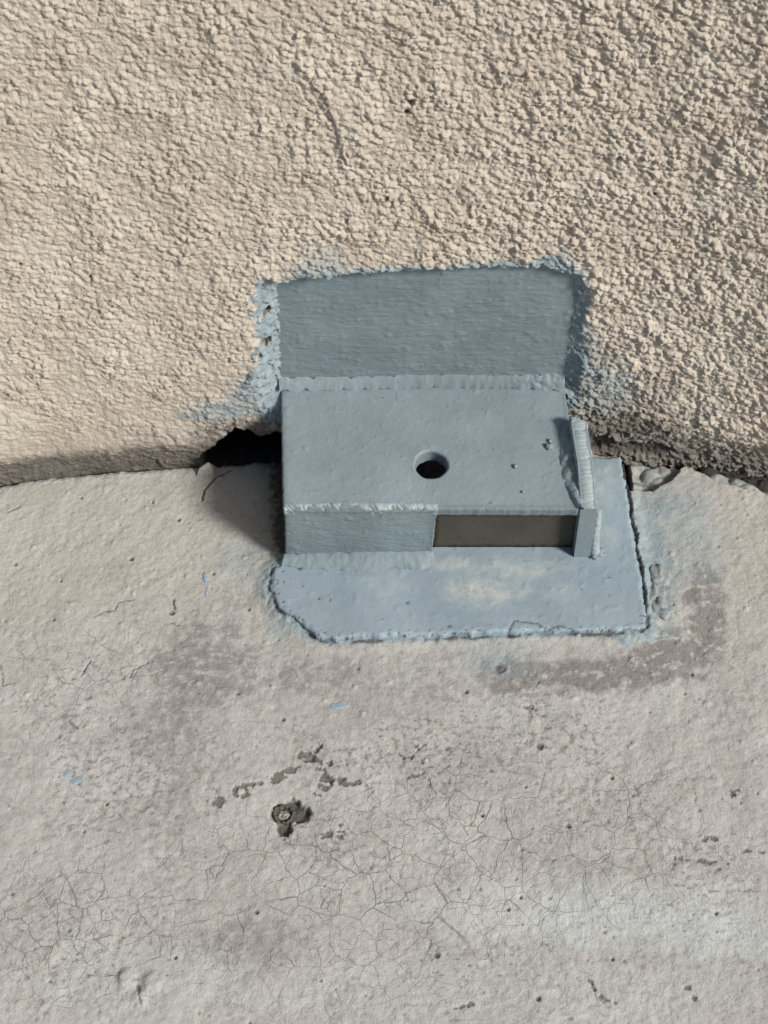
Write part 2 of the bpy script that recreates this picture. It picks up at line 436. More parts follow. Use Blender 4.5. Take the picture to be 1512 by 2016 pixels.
    me = mesh_from("stucco_wall", P, grid_quads(len(xs), len(zs)), {"mask": A})
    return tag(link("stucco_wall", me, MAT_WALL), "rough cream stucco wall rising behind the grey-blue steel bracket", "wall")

# ------------------------------------------------------------------ ledge
BASE_Z = 0.0030
base_px = [(556, 1100), (700, 1020), (1165, 899), (1222, 898), (1232, 950), (1245, 1040), (1262, 1140), (1274, 1236), (1230, 1240), (1060, 1240), (900, 1247), (760, 1250), (660, 1256), (622, 1250), (596, 1226), (548, 1196), (533, 1160), (535, 1125)]
base_xy = [tuple(onz(u, v, BASE_Z)[:2]) for u, v in base_px]
def F(u, v): return tuple(onz(u, v)[:2])

def build_ledge():
    xs = grow(-0.178, 0.178, 0.00041, -1.6, 1.6)
    ss = grow(-0.010, 0.262, 0.00044, -0.0105, 2.0)
    X, Sg = np.meshgrid(xs, ss, indexing='ij')
    Jn = J(X)
    Y = Jn - Sg
    a, b = X * 1000, Y * 1000
    s = Sg * 1000
    n8 = fbm(a / 8, b / 8, 301, 4); n3 = fbm(a / 3, b / 3, 303, 4); n30 = fbm(a / 35, b / 35, 305, 3)
    H = 1.0 * n30 + 0.42 * n8 + 0.15 * n3 + 0.05 * fbm(a / 1.3, b / 1.3, 307, 2)
    rough = smooth(-0.15, 0.25, fbm(a / 22, b / 22, 311, 3))
    H += (0.08 + 0.17 * rough) * chips((a + n3) / 2.6, (b + n3) / 2.2, 321, 0.7)
    H -= 0.10 * smooth(0.32, 0.5, fbm(a / 5, b / 5, 331, 4))
    # brush drags running up and to the right near the rim
    q1 = 0.75 * a + 0.66 * b; q2 = -0.66 * a + 0.75 * b
    H += 0.13 * fbm(q1 / 9, q2 / 2.0, 341, 3) * smooth(75, 20, s)
    # rounded rim, broken here and there
    rim = 0.9 * fbm(a / 5, b * 0 + 1.5, 351, 4) + 0.5 * fbm(a / 22, b * 0, 353, 2)
    e = s - rim - 0.4
    H -= 4.0 * smooth(0.6, -1.6, e) + 0.9 * smooth(3.4, 0.2, e) ** 2
    H += 0.5 * fbm(a / 1.7, b / 1.7, 361, 3) * smooth(5, 0.5, s)
    stain_shade = np.zeros_like(H); paint = np.zeros_like(H); chip = np.zeros_like(H); gap = np.zeros_like(H); blue = np.zeros_like(H)
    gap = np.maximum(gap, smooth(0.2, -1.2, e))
    # recess behind the base plate on the right, with rubble in it
    for pg, dp in (([(1160, 880), (1226, 885), (1238, 963), (1284, 966), (1322, 944), (1348, 915), (1348, 880)], 5.0),
                   ([(1340, 880), (1356, 915), (1412, 948), (1470, 962), (1530, 975), (1560, 960), (1530, 900)], 3.0)):
        d = poly_sdf(X, Y, [F(u, v) for u, v in pg]) * 1000 + 1.3 * fbm(a / 4, b / 4, 371, 4)
        t = smooth(0.35, -0.6, d)
        H -= t * (dp - 2.8 * np.clip(chips(a / 4.5, b / 4.0, 373), 0, 1.2))
        gap = np.maximum(gap, 0.35 * t * smooth(0.1, 0.5, fbm(a / 3, b / 3, 375, 3) + 0.25))
        paint = np.maximum(paint, 0.35 * t)
    # dark joint on the right of the plate
    d = line_dist(X, Y, [F(u, v) for u, v in ((1229, 895), (1237, 960))]) * 1000
    gap = np.maximum(gap, smooth(3.0, 1.6, d + 1.0 * n3)); H -= 3.5 * smooth(2.8, 1.6, d + n3)
    # bed of the base plate and its mortar edge
    sd = poly_sdf(X, Y, base_xy) * 1000
    lump = np.clip(chips(a / 3.3, b / 3.0, 381), 0, 1.4)
    left = smooth(-25, -40, a); right = smooth(88, 94, a); front = smooth(-70, -80, b)
    edge = smooth(7.5, 0.5, sd + 2.0 * n3)
    rr = edge * (0.7 + 0.9 * right + 0.55 * left) * smooth(3.5, 9, s)
    H += rr * (1.2 + 0.6 * lump + 0.9 * n3)
    H = np.where(sd < -0.9, -1.5, H)
    H = np.where((sd >= -0.9) & (sd < 0.5), np.minimum(H, 2.6), H)
    inbox = smooth(10, 6, np.abs(sd))
    reach = 1.4 + 2.0 * left + 3.0 * right * smooth(-30, -40, b) + 0.6 * front
    paint = np.maximum(paint, smooth(1.0, -1.2, sd - reach - 4.0 * n3 * (0.35 + left + right)) )
    # washes of thinned paint
    def wash(arr, u, v, ru, rv, k, seed=0, hard=0.45):
        x, y = F(u, v); px = 0.207
        d = np.hypot((a - x * 1000) / (ru * px), (b - y * 1000) / (rv * px * 1.236))
        f = smooth(1.35, 0.25, d + 0.55 * fbm(a / 9, b / 7, 401 + seed, 4))
        return np.maximum(arr, k * f)
    for q in ((1290, 1000, 70, 50, .8), (1282, 1090, 60, 130, .9), (1345, 1040, 90, 120, .5), (975, 1300, 70, 40, .5), (975, 1292, 55, 36, .42), (480, 1100, 60, 50, .4), (560, 1240, 40, 22, .45), (1300, 1190, 30, 60, .5), (520, 1150, 22, 55, .55)):
        paint = wash(paint, *q)
    for q in ((150, 940, 220, 14, .35), (1200, 1800, 330, 55, .75), (1400, 1830, 160, 50, .8), (300, 1930, 200, 60, .35), (1000, 1950, 420, 60, .3)):
        blue = wash(blue, *q, seed=3)
    # grey-brown scuffing
    sn = fbm(a / 5, b / 4, 421, 5)
    st = np.zeros_like(H)
    for q in ((400, 1310, 150, 110, .9), (330, 1430, 120, 90, .75), (480, 1200, 70, 60, .6), (610, 1330, 150, 45, .75), (700, 1400, 130, 50, .5), (1010, 1330, 90, 50, 1.1), (1190, 1328, 190, 38, 1.5), (1330, 1285, 90, 45, 1.5),
              (1392, 1205, 42, 105, 1.5), (330, 1600, 90, 70, .55), (470, 1860, 150, 50, .75), (560, 1780, 90, 40, .4), (1130, 1720, 170, 60, .45), (390, 1690, 110, 40, .4), (880, 1360, 60, 40, .6), (60, 1330, 60, 60, .4), (1450, 1690, 80, 40, .35), (430, 1000, 120, 90, .35), (1270, 985, 60, 40, .3)):
        st = wash(st, *q, seed=7)
    stain_shade = smooth(0.08, 0.78, st * (0.74 + 1.35 * sn + 0.75 * fbm(a / 1.7, b / 1.5, 423, 3))) * np.clip(st * 0.9, 0, .92)
    H -= 0.10 * stain_shade
    # chipped paint showing dark concrete
    cn = fbm(a / 1.9, b / 1.7, 431, 4); cl = fbm(a / 4.2, b / 3.4, 433, 3)
    for pts, wd in (([(425, 1576), (480, 1556), (492, 1548)], 2.2), ([(512, 1542), (560, 1525), (600, 1500), (625, 1478)], 1.9), ([(600, 1490), (630, 1488), (632, 1508), (650, 1535)], 3.2), ([(628, 1552), (660, 1545), (705, 1538)], 2.2), ([(645, 1640), (672, 1632)], 2.6),
                    ([(1030, 1390), (1060, 1398)], 0.75), ([(1440, 1560), (1455, 1552)], 1.00), ([(1330, 1690), (1440, 1700)], 0.65), ([(800, 1530), (835, 1520)], 0.65), ([(1470, 1675), (1500, 1680)], 1.10), ([(1440, 1562), (1460, 1556)], 1.10), ([(1388, 1655), (1415, 1650)], 1.10),
                    ([(820, 1470), (830, 1500)], 0.80), ([(780, 1480), (800, 1500), (850, 1450)], 0.75), ([(270, 1940), (276, 1975)], 0.80), ([(895, 1985), (930, 1975)], 1.00), ([(1160, 1930), (1185, 1965), (1215, 1975)], 0.60), ([(1355, 1945), (1365, 1965)], 0.90)):
        d = line_dist(X, Y, [F(u, v) for u, v in pts]) * 1000
        t = smooth(0.2, -0.2, d - wd * (0.45 + 2.5 * cl) + 1.2 * cn)
        chip = np.maximum(chip, 0.75 * t); H -= 0.5 * t
    # cavity round the cut-off anchor
    for u, v, r in ((557, 1602, 5.4), (592, 1603, 4.2), (560, 1632, 3.2), (575, 1588, 3.8)):
        x, y = F(u, v); d = np.hypot(X - x, Y - y) * 1000 + 1.2 * cn
        t = smooth(r, r * 0.65, d); chip = np.maximum(chip, t); H = H * (1 - t) + t * (-2.4 + 1.6 * np.clip(lump, 0, 1))
    # short open cracks
    for pts, wd, dp in (([(0, 1310), (6, 1330), (4, 1350), (30, 1345)], .25, .4), ([(185, 1215), (205, 1203), (225, 1202), (232, 1185), (262, 1180)], .26, .4), ([(398, 985), (402, 965), (425, 940), (455, 925)], .5, 1.6), ([(160, 1330), (178, 1300)], .3, .6), ([(255, 1335), (262, 1318), (300, 1300)], .26, .5),
                        ([(1000, 1250), (1012, 1222), (1060, 1228), (1075, 1238)], .4, .8), ([(1166, 1930), (1172, 1960), (1190, 1975)], .28, .4), ([(635, 1525), (650, 1535)], .4, .8), ([(15, 1010), (38, 998)], .35, .6),
                        ([(135, 1420), (152, 1435)], .3, .5), ([(340, 1180), (344, 1198)], .5, .8), ([(335, 1225), (350, 1230)], .35, .6)):
        d = line_dist(X + perlin(a / 1.5, b / 1.5, 441) * .0004, Y + perlin(a / 1.5, b / 1.5, 443) * .0004, [F(u, v) for u, v in pts]) * 1000
        t = smooth(wd * 1.2, wd * 0.3, d); H -= dp * t; chip = np.maximum(chip, 0.7 * t)
    # joint line between plate and mortar, opened by shrinkage (right) and dark spots along the front and left
    crk_px = [(1236, 965), (1243, 1000), (1240, 1020), (1254, 1050), (1250, 1075), (1262, 1110), (1264, 1140), (1270, 1165), (1268, 1200), (1262, 1228)]
    d = line_dist(X, Y, [tuple(onz(u, v, .002)[:2]) for u, v in crk_px]) * 1000 + 0.35 * perlin(a / 1.2, b / 1.2, 451)
    t = smooth(1.0, 0.45, d) * smooth(-0.9, -0.6, sd); H -= 1.6 * t; chip = np.maximum(chip, 0.9 * t)
    jn = smooth(2.4, 0.2, np.abs(sd - 0.4) + 0.7 * n3 + 0.5) * smooth(-0.25, 0.2, fbm(a / 11, b / 11, 461, 3)) * smooth(4, 9, s) * (1 - smooth(-42, -46, b) * 0)
    chip = np.maximum(chip, np.clip(jn * (front + left * 0.8), 0, .95)); H -= 0.8 * jn
    # grime against the bracket's left side, and its shadow painted darker there
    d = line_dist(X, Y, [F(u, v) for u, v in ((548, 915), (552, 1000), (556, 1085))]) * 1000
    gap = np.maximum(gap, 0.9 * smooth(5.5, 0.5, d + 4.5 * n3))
    grime_shade = smooth(16, 2, d + 5 * n8) * smooth(-64, -40, b)
    stain_shade = np.maximum(stain_shade, 0.65 * grime_shade)
    # pinholes and grit pits
    def stamp(x, y, r, dp, dark, sx=1.0):
        i0, i1 = np.searchsorted(xs, [x - r * 2 * sx, x + r * 2 * sx])
        s0 = J(np.array([x]))[0] - y
        j0, j1 = np.searchsorted(ss, [s0 - r * 2.2, s0 + r * 2.2])
        if i1 <= i0 or j1 <= j0: return
        sl_ = (slice(i0, i1), slice(j0, j1))
        d = np.hypot((X[sl_] - x) / sx, Y[sl_] - y)
        t = smooth(r * 1.25, r * 0.5, d + 0.3 * r * cn[sl_])
        H[sl_] -= dp * t
        chip[sl_] = np.maximum(chip[sl_], dark * t)
    for u, v, r in ((258, 1100, .9), (120, 1143, .7), (30, 1110, .9), (160, 920 + 60, .6), (918, 1362, .8), (557, 1417, .9), (1362, 1328, .7), (1205, 1530, .7), (1118, 1626, 1.0), (1410, 1798, .8), (210, 1583, .6), (1206, 1888, .7), (345, 1885, .7), (1059, 1966, 1.0), (860, 1880, 1.2), (1000, 1790, .8), (1025, 1766, .6), (165, 1637, .5), (505, 1795, .9), (338, 1206, 1.2), (352, 1025, .8), (1062, 1470, 1.5), (420, 1130, .7), (105, 1220, .7), (490, 1200, .7), (300, 990, .5), (1035, 1550, .6), (950, 1605, .7), (985, 1315, 2.2)):
        x, y = F(u, v); stamp(x, y, r * 0.001, 0.9, 0.8)
    for k in range(950):
        u = rng.uniform(0, 1512); v = rng.uniform(960, 2016)
        r = rng.choice([.28, .38, .5, .7], p=[.5, .28, .16, .06])
        x, y = F(u, v); stamp(x, y, r * .001, r * 0.7, rng.uniform(.05, .65), rng.uniform(.7, 1.6))
    for k in range(160):                                         # small grains stuck under the paint
        u = rng.uniform(0, 1512); v = rng.uniform(950, 1500)
        x, y = F(u, v); r = rng.uniform(.5, 1.1); stamp(x, y, r * .001, -r * 0.45, 0.0, rng.uniform(.8, 1.4))
    # blistered lump near the bottom left
    for u, v, r, hh in ((250, 1925, 4.5, 1.1), (300, 1935, 5, 1.0), (275, 1965, 3.5, .9), (985, 1313, 2.0, .5), (100, 1885, 3, .5), (985, 1318, 1.2, .4)):
        x, y = F(u, v); d = np.hypot(X - x, Y - y) * 1000 + 1.6 * n3; H += hh * smooth(r, r * .3, d)
    # dark-blue flecks where thin paint crackled, bottom right
    fl = smooth(0.40, 0.52, np.abs(fbm(a / 2.2, b / 2.2, 471, 3)) * 2.2 * np.clip(blue, 0, 1) * smooth(900, 1150, 0 * a + 1512 * (a + 132) / 264))
    chip = np.maximum(chip, 0.0 * fl); stain_shade = np.maximum(stain_shade, 0.0); paint = np.maximum(paint, 0.5 * fl)
    fz = np.zeros_like(H)
    for q in ((850, 1480, 170, 90, 1.0), (1100, 1440, 160, 60, .8), (1060, 1400, 60, 30, .9), (250, 1540, 180, 120, .8), (650, 1640, 140, 60, .7), (120, 1380, 110, 90, .6), (1200, 1600, 200, 90, .6), (150, 1880, 180, 90, .7), (1000, 1920, 300, 80, .6), (1380, 1760, 160, 120, .7), (640, 1480, 120, 60, .6)):
        fz = wash(fz, *q, seed=13)
    fk = smooth(0.12, 0.30, fbm(a / 3.0, b / 2.4, 491, 5)) * np.clip(fz + 0.6 * smooth(-0.1, 0.3, fbm(a / 14, b / 12, 493, 3)) * smooth(30, 70, s), 0, 1)
    chip = np.maximum(chip, 0.55 * smooth(0.25, 0.34, fbm(a / 2.6, b / 2.0, 495, 4) * np.clip(fz * 1.3, 0, 1)))
    stain_shade = np.maximum(stain_shade, 0.75 * fk * (sd > 0)); H -= 0.08 * fk
    # craze network strength
    crk = np.zeros_like(H) + 0.18
    for q in ((700, 1760, 480, 150, 1.0), (900, 1640, 300, 160, 1.0), (1150, 1640, 300, 180, .8), (200, 1330, 200, 130, .7), (150, 1830, 240, 130, .9), (700, 1930, 400, 80, .5), (450, 1300, 200, 90, .4), (1350, 1640, 160, 140, .5)):
        crk = wash(crk, *q, seed=11)
    crk *= smooth(0.5, 4, np.abs(sd)) * (sd > 0)
    mott = 0.15 + 0.5 * smooth(-0.1, 0.3, fbm(a / 30, b / 30, 481, 3)) * smooth(40, 110, s) 
    far = np.clip(np.minimum(smooth(0.5, 0.2, np.abs(X)), smooth(0.7, 0.3, Sg)), 0, 1)
    H = np.where(e > 2, H * (0.25 + 0.75 * far), H)
    P = np.stack([X, Y, H / 1000], -1)
    A = np.stack([paint, stain_shade, chip, crk], -1); B = np.stack([blue, mott, gap, smooth(115, 15, s + 14 * n30)], -1)
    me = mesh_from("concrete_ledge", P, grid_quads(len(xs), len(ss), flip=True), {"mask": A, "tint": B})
    return tag(link("concrete_ledge", me, MAT_LEDGE), "worn cream painted concrete ledge with fine craze cracks below the bracket", kind="structure")

# ------------------------------------------------------------------ folded-sheet plates
def sheet(name, c, depth, step, mat, parent=None, disp=None, r=0.0008, hole=None, rag=0.0, seed=0):
    """c: four corners TL, TR, BR, BL seen from the front; sides fold back by depth"""
    TL, TR, BR, BL = [np.asarray(p, float) for p in c]
    N = unit(np.cross(TR - BL, TL - BR)); 
    if np.dot(N, CAM - (TL + BR) / 2) < 0: N = -N
    wU = np.linalg.norm(TR - TL); wV = np.linalg.norm(BL - TL)
    nu = max(8, int(wU / step)); nv = max(4, int(wV / step)); k = 5
    def axis(n, wd):
        rr = min(r, wd * 0.3) / wd
        core = np.linspace(0, 1, n + 1)
        extra = np.concatenate([rr * (1 - np.cos(np.linspace(0, np.pi / 2, 5)[1:])), 1 - rr * (1 - np.cos(np.linspace(0, np.pi / 2, 5)[1:]))])
        core = np.unique(np.round(np.concatenate([core, extra]), 7))
        return np.concatenate([-(np.arange(k, 0, -1)) / k, core, 1 + (np.arange(1, k + 1)) / k])
    ua, va = axis(nu, wU), axis(nv, wV)
    U, Vv = np.meshgrid(ua, va, indexing='ij')
    uc, vc = np.clip(U, 0, 1), np.clip(Vv, 0, 1)
    over = np.maximum(np.maximum(-U, U - 1), np.maximum(-Vv, Vv - 1)).clip(0, 1)
    P = (TL[None, None] * ((1 - uc) * (1 - vc))[..., None] + TR * (uc * (1 - vc))[..., None] + BR * (uc * vc)[..., None] + BL * ((1 - uc) * vc)[..., None])
    A = uc * wU; B = vc * wV
    e = np.minimum(np.minimum(A, wU - A), np.minimum(B, wV - B))
    drop = np.where(e < r, r - np.sqrt(np.maximum(r * r - (r - e) ** 2, 0)), 0)
    h = -drop - over * (depth - r)
    keep = None
    if disp is not None:
        h = h + disp(A, B) * np.where(over > 0, 0.3, 1.0)
    ud, vd = unit(TR - TL), unit(BL - TL)
    if rag:
        ex = rag * fbm(A * 1000 / 2.5 + seed, B * 1000 / 2.5, 501 + seed, 3)
        P = P + (ud * (ex * (e < 0.0012))[..., None]) + (vd * (np.roll(ex, 3, 0) * (e < 0.0012))[..., None])
    if hole is not None:
        hc, R, D = hole
        rel = P - hc
        pu = rel @ ud; vperp = unit(vd - ud * np.dot(vd, ud)); pv = rel @ vperp
        rad = np.hypot(pu, pv)
        ang = np.arctan2(pv, pu)
        Rn = R * (1 + 0.015 * np.sin(3 * ang + 1) + 0.01 * np.sin(7 * ang))
        ins = rad < Rn
        f = np.where(ins, Rn / np.maximum(rad, 1e-6), 1)
        P = P + ud * (pu * (f - 1))[..., None] + vperp * (pv * (f - 1))[..., None]
        h = h - np.where(ins, (1 - rad / Rn) * D, 0) - 0.0005 * smooth(Rn * 1.12, Rn, rad)
        q = rad < R * 0.28
        keep = ~(q[:-1, :-1] | q[1:, :-1] | q[1:, 1:] | q[:-1, 1:])
    P = P + N * h[..., None]
    flip = np.dot(np.cross(TR - TL, BL - TL), N) < 0
    em = smooth(0.0032, 0.0004, e + 0.0016 * fbm(A * 1000 / 2.2, B * 1000 / 2.2, 521 + seed, 4)); z_ = np.zeros_like(em)
    me = mesh_from(name, P, grid_quads(len(ua), len(va), keep, flip), {"mask": np.stack([em, z_, z_, z_ + 1], -1)})
    return link(name, me, mat, parent)

def relief(amp, sc, seed, craters=0, size=(1, 1)):
    pts = [(random.uniform(0, size[0]), random.uniform(0, size[1]), random.uniform(.0008, .0026), random.choice((-1, 1, 1))) for _ in range(craters // 3)]
    def f(A, B):
        a, b = A * 1000, B * 1000
        h = amp * fbm(a / sc, b / sc, seed, 4)
        h = h + amp * 0.9 * smooth(0.28, 0.42, fbm(a / (sc * .55), b / (sc * .55), seed + 5, 3))
        h = h + 0.055e-3 * fbm(a / 1.3, b / 1.3, seed + 7, 2) + 0.22e-3 * smooth(0.45, 0.62, fbm(a / 2.1, b / 2.1, seed + 8, 2)) * smooth(0, .3, fbm(a / 14, b / 14, seed + 6, 2))
        for x, y, r, sg in pts:
            r = r * 0.7
            d = np.hypot(A - x, B - y) + 0.0004 * perlin(a / 1.1, b / 1.1, seed + 9)
            if sg > 0: h = h + 0.16 * r * smooth(r, r * .3, d)
            else: h = h + 0.10 * r * (smooth(r * 1.3, r, d) - 1.6 * smooth(r, r * .5, d))
        return h
    return f

def bead(name, path_a, path_b, bulge, amp, mat, parent, nrm, step=0.0005, n2=14, ripple=None, seed=0, endrough=None, flat=0.7, wobble=0.0010, sink=0.0012):
    """a run of weld between two polylines; nrm is the outward direction"""
    pa, pb = np.asarray(path_a, float), np.asarray(path_b, float)
    L = np.concatenate([[0], np.cumsum(np.linalg.norm(np.diff(pa, axis=0), axis=1))])
    n1 = int(L[-1] / step) + 2
    t = np.linspace(0, L[-1], n1)
    Lb = np.concatenate([[0], np.cumsum(np.linalg.norm(np.diff(pb, axis=0), axis=1))])
    tb = np.linspace(0, Lb[-1], n1)
    Aa = np.stack([np.interp(t, L, pa[:, i]) for i in range(3)], -1)
    Bb = np.stack([np.interp(tb, Lb, pb[:, i]) for i in range(3)], -1)
    s_ = np.linspace(0, 1, n2)
    P = Aa[:, None] * (1 - s_)[None, :, None] + Bb[:, None] * s_[None, :, None]
    T = t[:, None] * 1000 * np.ones((1, n2)); W = np.ones((n1, 1)) * s_[None] * np.linalg.norm(pa[0] - pb[0]) * 1000
    h = bulge * np.sin(np.pi * s_)[None] ** flat * (1 + 0.5 * fbm(T / 6, W / 6, 601 + seed, 3))
    am = amp * np.ones_like(T)
    if endrough is not None: am = am * endrough(t / L[-1])[:, None]
    h = h + am * fbm(T / 2.6, W / 2.6, 611 + seed, 4) + np.clip(am / amp - .35, 0.0, 1.6) * amp * 0.8 * np.clip(chips(T / 3.2, W / 3, 621 + seed), 0, 1.2)
    ed = np.sin(np.pi * s_)[None] ** 0.35
    if ripple is not None: h = h + ripple(T, W)
    sink = -sink * (1 - ed)
    P = P + np.asarray(nrm)[None, None] * (h * ed + sink)[..., None]
    wob = wobble * fbm(T / 4, W * 0 + seed, 631 + seed, 3)
    P = P + unit(pb[0] - pa[0])[None, None] * (wob * s_[None] ** 2)[..., None] - unit(pb[0] - pa[0])[None, None] * (np.roll(wob, 7, 0) * (1 - s_[None]) ** 2)[..., None]
    flip = np.dot(np.cross(P[-1, 0] - P[0, 0], P[0, -1] - P[0, 0]), nrm) < 0
    return link(name, mesh_from(name, P, grid_quads(n1, n2, flip=flip)), mat, parent)

def facets(q, seed, step, tilt):
    i = np.floor(q).astype(np.int64); f = q - i; z = np.zeros_like(i)
    def plane(j, t): return step * (h2(j, z, seed) - .5) * 2 + tilt * (h2(j, z, seed + 1) - .45) * 2 * (t - .5)
    return plane(i - 1, f + 1) * (1 - smooth(0, .16, f)) + plane(i, f) * smooth(0, .16, f)
def lump(name, loc, r, mat, parent=None, seed=0, sq=(1, 1, .7), amp=0.35, n=20):
    th = np.linspace(0, 2 * np.pi, n * 2 + 1); ph = np.linspace(0.001, np.pi - 0.001, n)
    T, Ph = np.meshgrid(th, ph, indexing='ij')
    d = np.stack([np.sin(Ph) * np.cos(T), np.sin(Ph) * np.sin(T), np.cos(Ph)], -1)
    k = 1 + amp * (perlin(d[..., 0] * 1.6 + seed, d[..., 1] * 1.6 + d[..., 2] * 1.9, 701 + seed) + 0.3 * perlin(d[..., 0] * 3.2 + seed, d[..., 1] * 3.2 + d[..., 2] * 3.4, 711 + seed))
    P = d * k[..., None] * r * np.array(sq) + np.asarray(loc)
    return link(name, mesh_from(name, P, grid_quads(n * 2 + 1, n, flip=True)), mat, parent)

# ------------------------------------------------------------------ the bracket
def build_bracket():
    root = bpy.data.objects.new("steel_bracket", None); COL.objects.link(root)
    root.empty_display_size = 0.05
    tag(root, "grey-blue painted welded steel bracket with one bolt hole, fixed between wall and ledge", "bracket")
    FY = -0.0492                                             # front face of the box
    # wall plate
    W = lambda u, v: ony(u, v, PLATE_Y)
    sheet("wall_plate", [W(532, 505), W(1146, 502), W(1114, 768), W(546, 768)], 0.006, 0.0006, MAT_WPLATE, root,
          lambda A, B: relief(0.00022, 7, 811, 30, (.12, .075))(A, B) + 0.0006 * np.clip(chips(A * 1000 / 2.4, B * 1000 / 2.0, 813) - .55, 0, 1) * smooth(0.0, .5, fbm(A * 90, B * 130, 815, 3) + .2))
    # sloping top plate
    rl, rr = W(552, 757), W(1111, 757)
    fl, fr = ony(557, 1001, FY), ony(1147, 1003, FY)
    tn = unit(np.cross(rr - fl, rl - fr)); tn = tn if tn[2] > 0 else -tn
    hc = hit(849, 914, fl, tn)
    sheet("top_plate", [rl, rr, fr, fl], 0.0042, 0.00042, MAT_PAINT, root, relief(0.00014, 9, 821, 46, (.118, .056)), r=0.0010, hole=(hc, 0.0064, 0.0095), rag=0.0004)
    on_top = lambda u, v, up=0.0: hit(u, v, fl + tn * up, tn)
    # bend / weld between wall plate and top plate
    a = [W(548, 742), W(700, 741), W(860, 736), W(1000, 738), W(1112, 734)]
    b = [on_top(551, 771), on_top(700, 768), on_top(860, 764), on_top(1000, 766), on_top(1112, 772)]
    bead("weld_bead", a, b, 0.0002, 0.00034, MAT_PAINT, root, unit(np.array([0, -1, 1.0])), ripple=None, seed=3, n2=16, flat=1.0, sink=0.0001, wobble=0.0022,
         endrough=lambda t: 0.12 + 0.8 * smooth(.25, .0, t) + 3.2 * smooth(.78, .93, t))
    # brown unpainted inner plate behind the slot
    IY = FY + 0.0045
    I = lambda u, v: ony(u, v, IY)
    x0, x1 = ony(853, 1000, IY)[0], ony(1146, 1000, IY)[0]
    zt, zb = fl[2] - 0.0028, BASE_Z - 0.0005
    sheet("inner_plate", [(x0, IY, zt), (x1, IY, zt), (x1, IY, zb), (x0, IY, zb)], 0.004, 0.0008, MAT_BARE, root, relief(0.0001, 9, 831, 6, (.09, .028)), r=0.0005)
    # front plate covering the left half
    Fp = lambda u, v: ony(u, v, FY - 0.0006)
    sheet("front_plate", [Fp(561, 1006), Fp(860, 1006), Fp(850, 1094), Fp(562, 1098)], 0.0052, 0.0005, MAT_WPLATE, root, relief(0.00018, 6, 841, 24, (.062, .027)), r=0.0006, rag=0.0005, seed=4)
    # ground weld along the front edge, with file marks
    def marks(T, Wd):
        q = (T - 0.8 * Wd) / 1.6 + 1.5 * fbm(T / 6, Wd / 9, 851, 2)
        saw = q - np.floor(q)
        k = h2(np.floor(q).astype(np.int64), np.zeros_like(q).astype(np.int64), 853)
        return facets(q, 853, 0.00034, 0.00060)
    bead("ground_weld", [on_top(560, 990, .0004), on_top(700, 988, .0004), on_top(863, 989, .0004)], [Fp(561, 1016), Fp(700, 1017), Fp(860, 1016)], 0.00155, 0.00004, MAT_GROUND, root,
         unit(np.array([0, -0.75, 1.0])), step=0.00022, n2=24, ripple=marks, seed=5, flat=0.35, wobble=0.0004)
    # fillet weld at the foot of the front plate
    z1 = lambda u, v: onz(u, v, BASE_Z + .0002)
    bead("weld_bead", [Fp(560, 1090), Fp(700, 1086), Fp(852, 1084)], [z1(554, 1116), z1(640, 1124), z1(720, 1128), z1(780, 1120), z1(830, 1124), z1(858, 1112)], 0.0002, 0.00035, MAT_PAINT, root, unit(np.array([0, -1, 1.0])), seed=7, wobble=0.0020, sink=0.0004, flat=1.0)
    # thin dirty run of sealant under the slot
    bead("weld_bead", [I(858, 1088), I(1000, 1087), I(1142, 1086)], [z1(858, 1094), z1(1000, 1093), z1(1142, 1092)], 0.0004, 0.0006, MAT_RUST, root, unit(np.array([0, -1, 1.0])), seed=9, n2=8)
    # left side plate, hidden from view, added to block light through the box
    lx = fl[0] + 0.0065
    sheet("side_plate", [(rl[0] + .0065, 0.016, rl[2] - .002), (lx, FY + .0012, fl[2] - .002), (lx, FY + .0012, BASE_Z), (rl[0] + .0065, 0.016, BASE_Z)], 0.004, 0.0012, MAT_PAINT, root, relief(.0001, 8, 861))
    # right side plate, standing a little above the top plate
    UP = 0.0062
    A0, A1 = on_top(1121, 826, UP), on_top(1155, 828, UP)
    B0, B1 = ony(1143, 1002, FY - .0004), ony(1176, 1002, FY - .0004)
    M0, M1 = on_top(1135, 910, .0052), on_top(1168, 910, .0052)
    def cross(u, v): return np.array([u, v])
    def fmarks(T, Wd):
        q = (T + 0.12 * Wd) / 1.15 + 1.6 * fbm(T / 7, Wd / 20, 871, 2)
        saw = q - np.floor(q); k = h2(np.floor(q).astype(np.int64), np.zeros_like(q).astype(np.int64), 873)
        return facets(q, 873, 0.00020, 0.00026)
    down = lambda p, z=BASE_Z: np.array([p[0], p[1], z])
    # body: left face, front face, right face as one closed strip around the ground top edge
    ring_top = np.array([A0, M0, B0, B1, M1, A1])
    n = len(ring_top); levels = [0.0, -0.0006, -0.003, -0.010, -0.018, None]
    V = []
    for lv in levels:
        for p in ring_top:
            q = np.array(p); 
            if lv is None: q[2] = BASE_Z - .0005
            else:
                q[2] += lv
                if lv == 0.0:
                    c_ = ring_top.mean(0); q[0] += 0.0004 * np.sign(c_[0] + (q[1] - c_[1]) * -0.08 - q[0])
            V.append(q)
    Q = []
    for l in range(len(levels) - 1):
        for i in range(n):
            j = (i + 1) % n
            Q.append((l * n + i, l * n + j, (l + 1) * n + j, (l + 1) * n + i))
    Q.append((0, 5, 4, 1)); Q.append((1, 4, 3, 2))
    sp = link("side_plate", mesh_from("side_plate", np.array(V), np.array(Q)[:, ::-1], None, False), MAT_PAINT, root)
    bead("ground_edge", [A0, M0, B0], [A1, M1, B1], 0.0004, 0.00005, MAT_GROUND, sp, tn, step=0.00025, n2=18, ripple=fmarks, seed=13)
